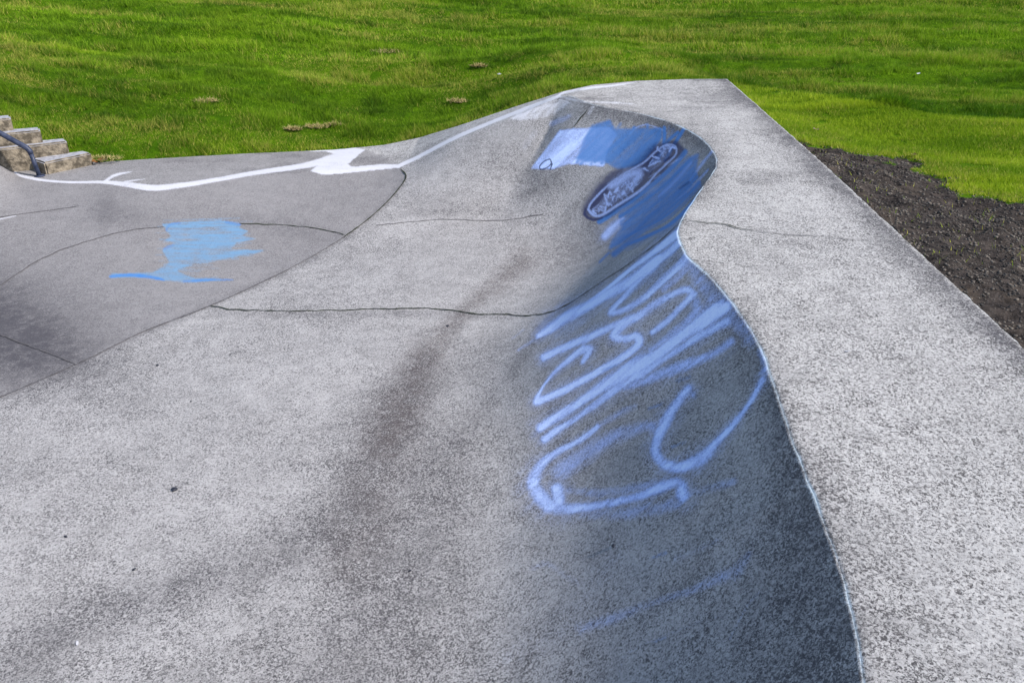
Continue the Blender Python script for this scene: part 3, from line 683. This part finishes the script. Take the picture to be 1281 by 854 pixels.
# ------------------------------------------------------------------ gravel
def stone_tpl(seed):
    bm = bmesh.new(); bmesh.ops.create_icosphere(bm, subdivisions=1, radius=1); r_ = random.Random(seed)
    for v in bm.verts: v.co *= r_.uniform(.65, 1.15); v.co.z *= .62
    vs = np.array([v.co[:] for v in bm.verts]); fs = np.array([[v.index for v in f.verts] for f in bm.faces]); bm.free(); return vs, fs
tpl = [stone_tpl(i) for i in range(5)]
xs = rng.uniform(2.15, 5.5, 62000); ys = rng.uniform(1.5, 8.3, 62000)
e = lookup(Eg, xs, ys); df = lookup(DFg, xs, ys); ok = (e > .02) & (df > -.08) & (rng.random(len(xs)) < .35+.65*sstep(.3, .6, fbm(xs*4, ys*4, 3)))
xs, ys = xs[ok], ys[ok]; zs = lookup(TZ, xs, ys)
SV, SF, n0 = [], [], 0
for i in range(len(xs)):
    v, f = tpl[i % 5]; s = .0025+.0125*rng.random()**3.0; a = rng.uniform(0, 6.28); c_, s_ = math.cos(a), math.sin(a)
    q = v*s*[1, rng.uniform(.6, 1), 1]; q = np.stack([q[:, 0]*c_-q[:, 1]*s_+xs[i], q[:, 0]*s_+q[:, 1]*c_+ys[i], q[:, 2]+zs[i]+s*.15], 1)
    SV.append(q); SF.append(f+n0); n0 += len(v)
me = np_mesh('gravel', np.concatenate(SV), T=np.concatenate(SF))
tag(add_obj('gravel', me, M_stone, smooth=False), 'loose dark gravel strewn over the bare earth right of the deck', 'gravel', kind='stuff')

# ------------------------------------------------------------------ steps by the low ledge
steps = empty('concrete_steps', (-4.9, 9.15, -.75), 'weathered concrete steps rising left beside the bowl with chipped faces tinted sunlit yellow', 'steps')
corn = [(-4.52,9.38),(-4.74,9.35),(-4.97,9.30),(-5.24,9.29),(-5.47,9.26),(-5.7,9.24)]
dv = Vector((-.594, -.804)); upv = Vector((-.804, .594)); RIS = .13
ends = [(-4.83,8.97),(-5.30,9.0),(-5.5,9.0),(-5.72,9.0),(-6.0,8.98),(-6.3,8.96)]
for k, (cx_, cy_) in enumerate(corn):
    z0 = -.95; z1 = -.75+RIS*(k+1)
    p = [Vector((cx_, cy_)), Vector(ends[k])]; dl = (p[1]-p[0]).normalized(); up_ = Vector((dl.y, -dl.x))
    p += [p[1]+up_*.27, p[0]+up_*.165]
    bm = bmesh.new()
    loc = Vector((-4.9, 9.15, -.75))
    nseg = 14
    bot = [bm.verts.new(Vector((q.x, q.y, z0))-loc) for q in p]; top = [bm.verts.new(Vector((q.x, q.y, z1))-loc) for q in p]
    bm.faces.new(top); bm.faces.new(bot[::-1])
    for a in range(4): b = (a+1) % 4; bm.faces.new([bot[a], bot[b], top[b], top[a]])
    bmesh.ops.recalc_face_normals(bm, faces=bm.faces)
    bmesh.ops.bevel(bm, geom=[e_ for e_ in bm.edges if max(v.co.z for v in e_.verts) > z1-loc.z-.01], offset=.016, segments=2, affect='EDGES')
    bmesh.ops.triangulate(bm, faces=bm.faces)
    for _ in range(4):
        bmesh.ops.subdivide_edges(bm, edges=[e_ for e_ in bm.edges if e_.calc_length() > .06], cuts=1, use_grid_fill=False); bmesh.ops.triangulate(bm, faces=bm.faces)
    for v in bm.verts:
        w_ = (v.co.x*13+k*7, v.co.y*13+v.co.z*17)
        d_ = float(vnoise(np.array([w_[0]]), np.array([w_[1]]))[0])-.5
        v.co += Vector((d_*.010, -d_*.010, d_*.006))
    bm.normal_update()
    for f in bm.faces: f.material_index = 1 if f.normal.z > .75 else 0
    m_ = bpy.data.meshes.new('step'); bm.to_mesh(m_); bm.free()
    add_obj('step', m_, [M_step, M_tread], steps, smooth=False)

# ------------------------------------------------------------------ low grind rail
def tube(pts, r, seg=14, cap=True):
    bm = bmesh.new(); rings = []
    P = [Vector(p) for p in pts]
    for i, p in enumerate(P):
        d_ = ((P[i]-P[i-1]).normalized() if i else Vector((0, 0, 0)))+((P[i+1]-P[i]).normalized() if i < len(P)-1 else Vector((0, 0, 0))); d_.normalize()
        a = d_.cross(Vector((0, 1, 0.02))).normalized(); b = d_.cross(a)
        rings.append([bm.verts.new(p+(a*math.cos(t)+b*math.sin(t))*r) for t in [2*math.pi*j/seg for j in range(seg)]])
    for i in range(len(rings)-1):
        for j in range(seg): bm.faces.new([rings[i][j], rings[i][(j+1) % seg], rings[i+1][(j+1) % seg], rings[i+1][j]])
    bm.faces.new(rings[0]); bm.faces.new(rings[-1][::-1]); bmesh.ops.recalc_face_normals(bm, faces=bm.faces)
    m_ = bpy.data.meshes.new('tube'); bm.to_mesh(m_); bm.free(); return m_
b0 = at(50, 220.5); zt = -.465
rail = empty('handrail', b0, 'low dark blue steel tube rail bent down to a short post beside the concrete steps', 'rail')
def rel(p): return Vector(p)-b0
top = Vector((b0.x-.055, b0.y+.01, zt)); sl = Vector((-1, .02, .62))
bend = [top+Vector((.012, 0, -.05)), top+Vector((.006, 0, -.022)), top+Vector((-.010, 0, -.004))+Vector((0, 0, .004)), top+sl*.035, top+sl*.07]
add_obj('post', tube([rel(b0+Vector((0, 0, -.03))), rel(b0.lerp(top, .5)), rel(bend[0])], .022), M_rail, rail)
add_obj('rail', tube([rel(p) for p in bend]+[rel(top+sl*t) for t in (.3, .6, 1.0)]+[rel(top+sl*1.04+Vector((-.02, 0, 0.0))), rel(top+sl*1.04+Vector((-.06, 0, -.03))), rel(top+sl*1.04+Vector((-.08, 0, -.12)))], .027), M_rail, rail)
up = top+sl*1.04+Vector((-.08, 0, -.12)); add_obj('post', tube([rel(up), rel(up+Vector((0, 0, -.75)))], .024), M_rail, rail)
fl = tube([(0, 0, .0), (0, 0, .010)], .05, 20); add_obj('base_plate', fl, M_rail, rail)

# ------------------------------------------------------------------ small things
def lump(name, px, py, r, mat, label, cat, flat=.7, sub=2, group=None, seed=0, sx=1.3):
    bm = bmesh.new(); bmesh.ops.create_icosphere(bm, subdivisions=sub, radius=r); q = random.Random(seed+int(px*7+py))
    ph = [q.uniform(0, 6.28) for _ in range(6)]
    for v in bm.verts:
        n_ = v.co.normalized(); k = 1+.16*math.sin(3*n_.x+ph[0])+.14*math.sin(4*n_.y+ph[1])+.1*math.sin(5*n_.z+ph[2])+q.uniform(-.06, .06)
        v.co *= k; v.co.z *= flat; v.co.x *= sx
    m_ = bpy.data.meshes.new(name); bm.to_mesh(m_); bm.free(); o = add_obj(name, m_, mat)
    p = at(px, py); o.location = (p.x, p.y, p.z+r*flat*.55); o.rotation_euler.z = q.uniform(0, 3); return tag(o, label, cat, group)
G = 'small dark stones lying on the bowl floor'
for px, py, r, lb in [(218,612,.013,'largest blue black pebble, alone on the pale bowl floor in the left foreground'),
  (82,671,.007,'small dark pebble at the left edge of the bowl floor foreground'), (168,712,.007,'small dark pebble just above the diagonal dark stain at lower left'),
  (513,714,.006,'tiny dark pebble on the blotched floor at the foot of the near wall'), (197,457,.008,'dark pebble near the long joint on the left of the floor'),
  (767,683,.007,'black pebble resting low on the painted near wall below the letters'), (560,408,.010,'dark pebble just below the long crack across the floor'),
  (239,502,.005,'tiny dark pebble between the long joint and the largest pebble'), (300,706,.004,'speck sized dark pebble between two stains in the foreground')]:
    lump('pebble', px, py, r, M_pebble, lb, 'pebble', group=G)
def scrap(name, px, py, w, h, mat, label, cat, seed, group=None, curl=.3, lift=.004):
    q = random.Random(seed); bm = bmesh.new(); nx_, ny_ = 7, 5; g = []
    for i in range(nx_):
        for j in range(ny_):
            u = i/(nx_-1)-.5; v = j/(ny_-1)-.5; k = 1-.55*abs(v)*abs(u)*2
            g.append(bm.verts.new((u*w*k*(1+q.uniform(-.1, .1)), v*h*(1-.8*u*u)*(1+q.uniform(-.12, .12)), curl*w*(u*u+.5*v*v+.2*math.sin(5*u+3*v))+q.uniform(0, .03*w))))
    for i in range(nx_-1):
        for j in range(ny_-1): bm.faces.new([g[i*ny_+j], g[(i+1)*ny_+j], g[(i+1)*ny_+j+1], g[i*ny_+j+1]])
    ext = bmesh.ops.solidify(bm, geom=bm.faces[:], thickness=.0012)
    m_ = bpy.data.meshes.new(name); bm.to_mesh(m_); bm.free(); o = add_obj(name, m_, mat)
    p = at(px, py); o.location = (p.x, p.y, p.z+lift); o.rotation_euler = (q.uniform(-.15, .15), q.uniform(-.15, .15), q.uniform(0, 6)); return tag(o, label, cat, group)
scrap('paper_scrap', 97, 805, .030, .012, M_paper, 'torn white paper scrap on the stained floor at lower left', 'litter', 1)
scrap('chewing_gum', 1060, 440, .022, .020, M_paper, 'flat white gum spot in the middle of the pale deck', 'litter', 2, curl=.05, lift=.003)
scrap('paper_scrap', 625, 98, .09, .05, M_paper, 'white paper scrap on the grass above the sloping painted ledge', 'litter', 3, lift=.045)
scrap('paper_scrap', 1148, 97, .06, .04, M_paper, 'small white paper scrap in rough grass to the right behind the mound', 'litter', 4, lift=.045)
scrap('wrapper', 1020, 166, .055, .035, M_pink, 'faded pink wrapper on grass beside the right edge of the deck', 'litter', 5, lift=.03)
GL = 'fallen dry leaves at the edge of the lawn'
for i, (px, py, w, lb) in enumerate([(119,204,.09,'orange brown leaf touching the right end of the lowest step'), (126,201,.07,'small dry leaf just right of the lowest step among straw'),
   (132,198,.06,'dry leaf in the straw tuft furthest right of the lowest step'), (1142,198,.07,'pale dry leaf lying on the bright grass mound on the right')]):
    scrap('dry_leaf', px, py, w, w*.55, M_leaf if i < 3 else M_straw, lb, 'leaf', 10+i, GL, lift=.015 if i < 3 else .03)
# straw tufts and clods: each a little heap of dead stalks on a bit of earth
def tuft(px, py, rad, label, n_=90, h=.05, seed=0, mat=None, group=None):
    q = random.Random(seed); p = at(px, py); o = empty('dead_grass_tuft', (p.x, p.y, p.z), label, 'grass tuft', group)
    vs, fs = [], []
    for i in range(n_):
        a = q.uniform(0, 6.28); r = rad*math.sqrt(q.random()); x = r*math.cos(a)*1.5; y = r*math.sin(a)*.8; b = q.uniform(0, 6.28); l = q.uniform(.5, 1.3)*h; w = .004; z = q.uniform(0, .02)+.02*(1-r/rad)
        k = len(vs); dx, dy = math.cos(b), math.sin(b)
        vs += [(x-dy*w, y+dx*w, z), (x+dy*w, y-dx*w, z), (x+dx*l+dy*w*.5, y+dy*l-dx*w*.5, z+l*q.uniform(.1, .7))]; fs.append((k, k+1, k+2))
    m_ = bpy.data.meshes.new('stalks'); m_.from_pydata(vs, [], fs); add_obj('stalks', m_, M_straw, o, smooth=False)
    bm = bmesh.new(); bmesh.ops.create_icosphere(bm, subdivisions=3, radius=rad*.3)
    for v in bm.verts: v.co *= 1+q.uniform(-.16, .16); v.co.x *= 1.3; v.co.z *= .18
    m_ = bpy.data.meshes.new('clod'); bm.to_mesh(m_); bm.free(); add_obj('clod', m_, M_clod, o, smooth=False)
GT = 'dead brown tufts in the lawn'
for i, (px, py, r, lb) in enumerate([(485,66,.16,'large brown dead tuft standing out in the lawn above the middle left'), (396,160,.10,'straw coloured tuft above the white painted zigzag, middle of three'),
  (418,158,.06,'small straw tuft above the white painted zigzag, rightmost of three'), (367,163,.07,'small straw tuft above the white painted zigzag, leftmost of three'),
  (258,128,.10,'flat brown tuft in the lawn between the steps and the zigzag'), (575,128,.11,'brown tuft in the longer grass just above the sloping ledge'),
  (128,200,.14,'heap of yellow straw against the right end of the lowest step'), (600,84,.08,'small brown tuft in the lawn above the sloping ledge, higher up')]):
    tuft(px, py, r, lb, 260, .055, i, group=GT)

# ------------------------------------------------------------------ light
az = math.atan2(.93, -.37); el = R(43)
sd = Vector((math.sin(az)*math.cos(el), math.cos(az)*math.cos(el), math.sin(el)))
sun = bpy.data.lights.new('sun', 'SUN'); so = bpy.data.objects.new('sun', sun); col.objects.link(so)
so.rotation_euler = sd.to_track_quat('Z', 'Y').to_euler(); sun.energy = 3.3; sun.angle = R(2.0); sun.color = (1, .94, .875)
w = bpy.data.worlds.new('World'); scene.world = w; w.use_nodes = True; nt_ = w.node_tree
bg = nt_.nodes['Background']; sk = nt_.nodes.new('ShaderNodeTexSky'); sk.sky_type = 'NISHITA'; sk.sun_disc = False
sk.sun_elevation = el; sk.sun_rotation = az; sk.altitude = 50
nt_.links.new(sk.outputs[0], bg.inputs[0]); bg.inputs[1].default_value = .13
vs = scene.view_settings; vs.view_transform = 'Standard'; vs.look = 'None'; vs.exposure = .72; vs.gamma = 1
scene.cycles.max_bounces = 6
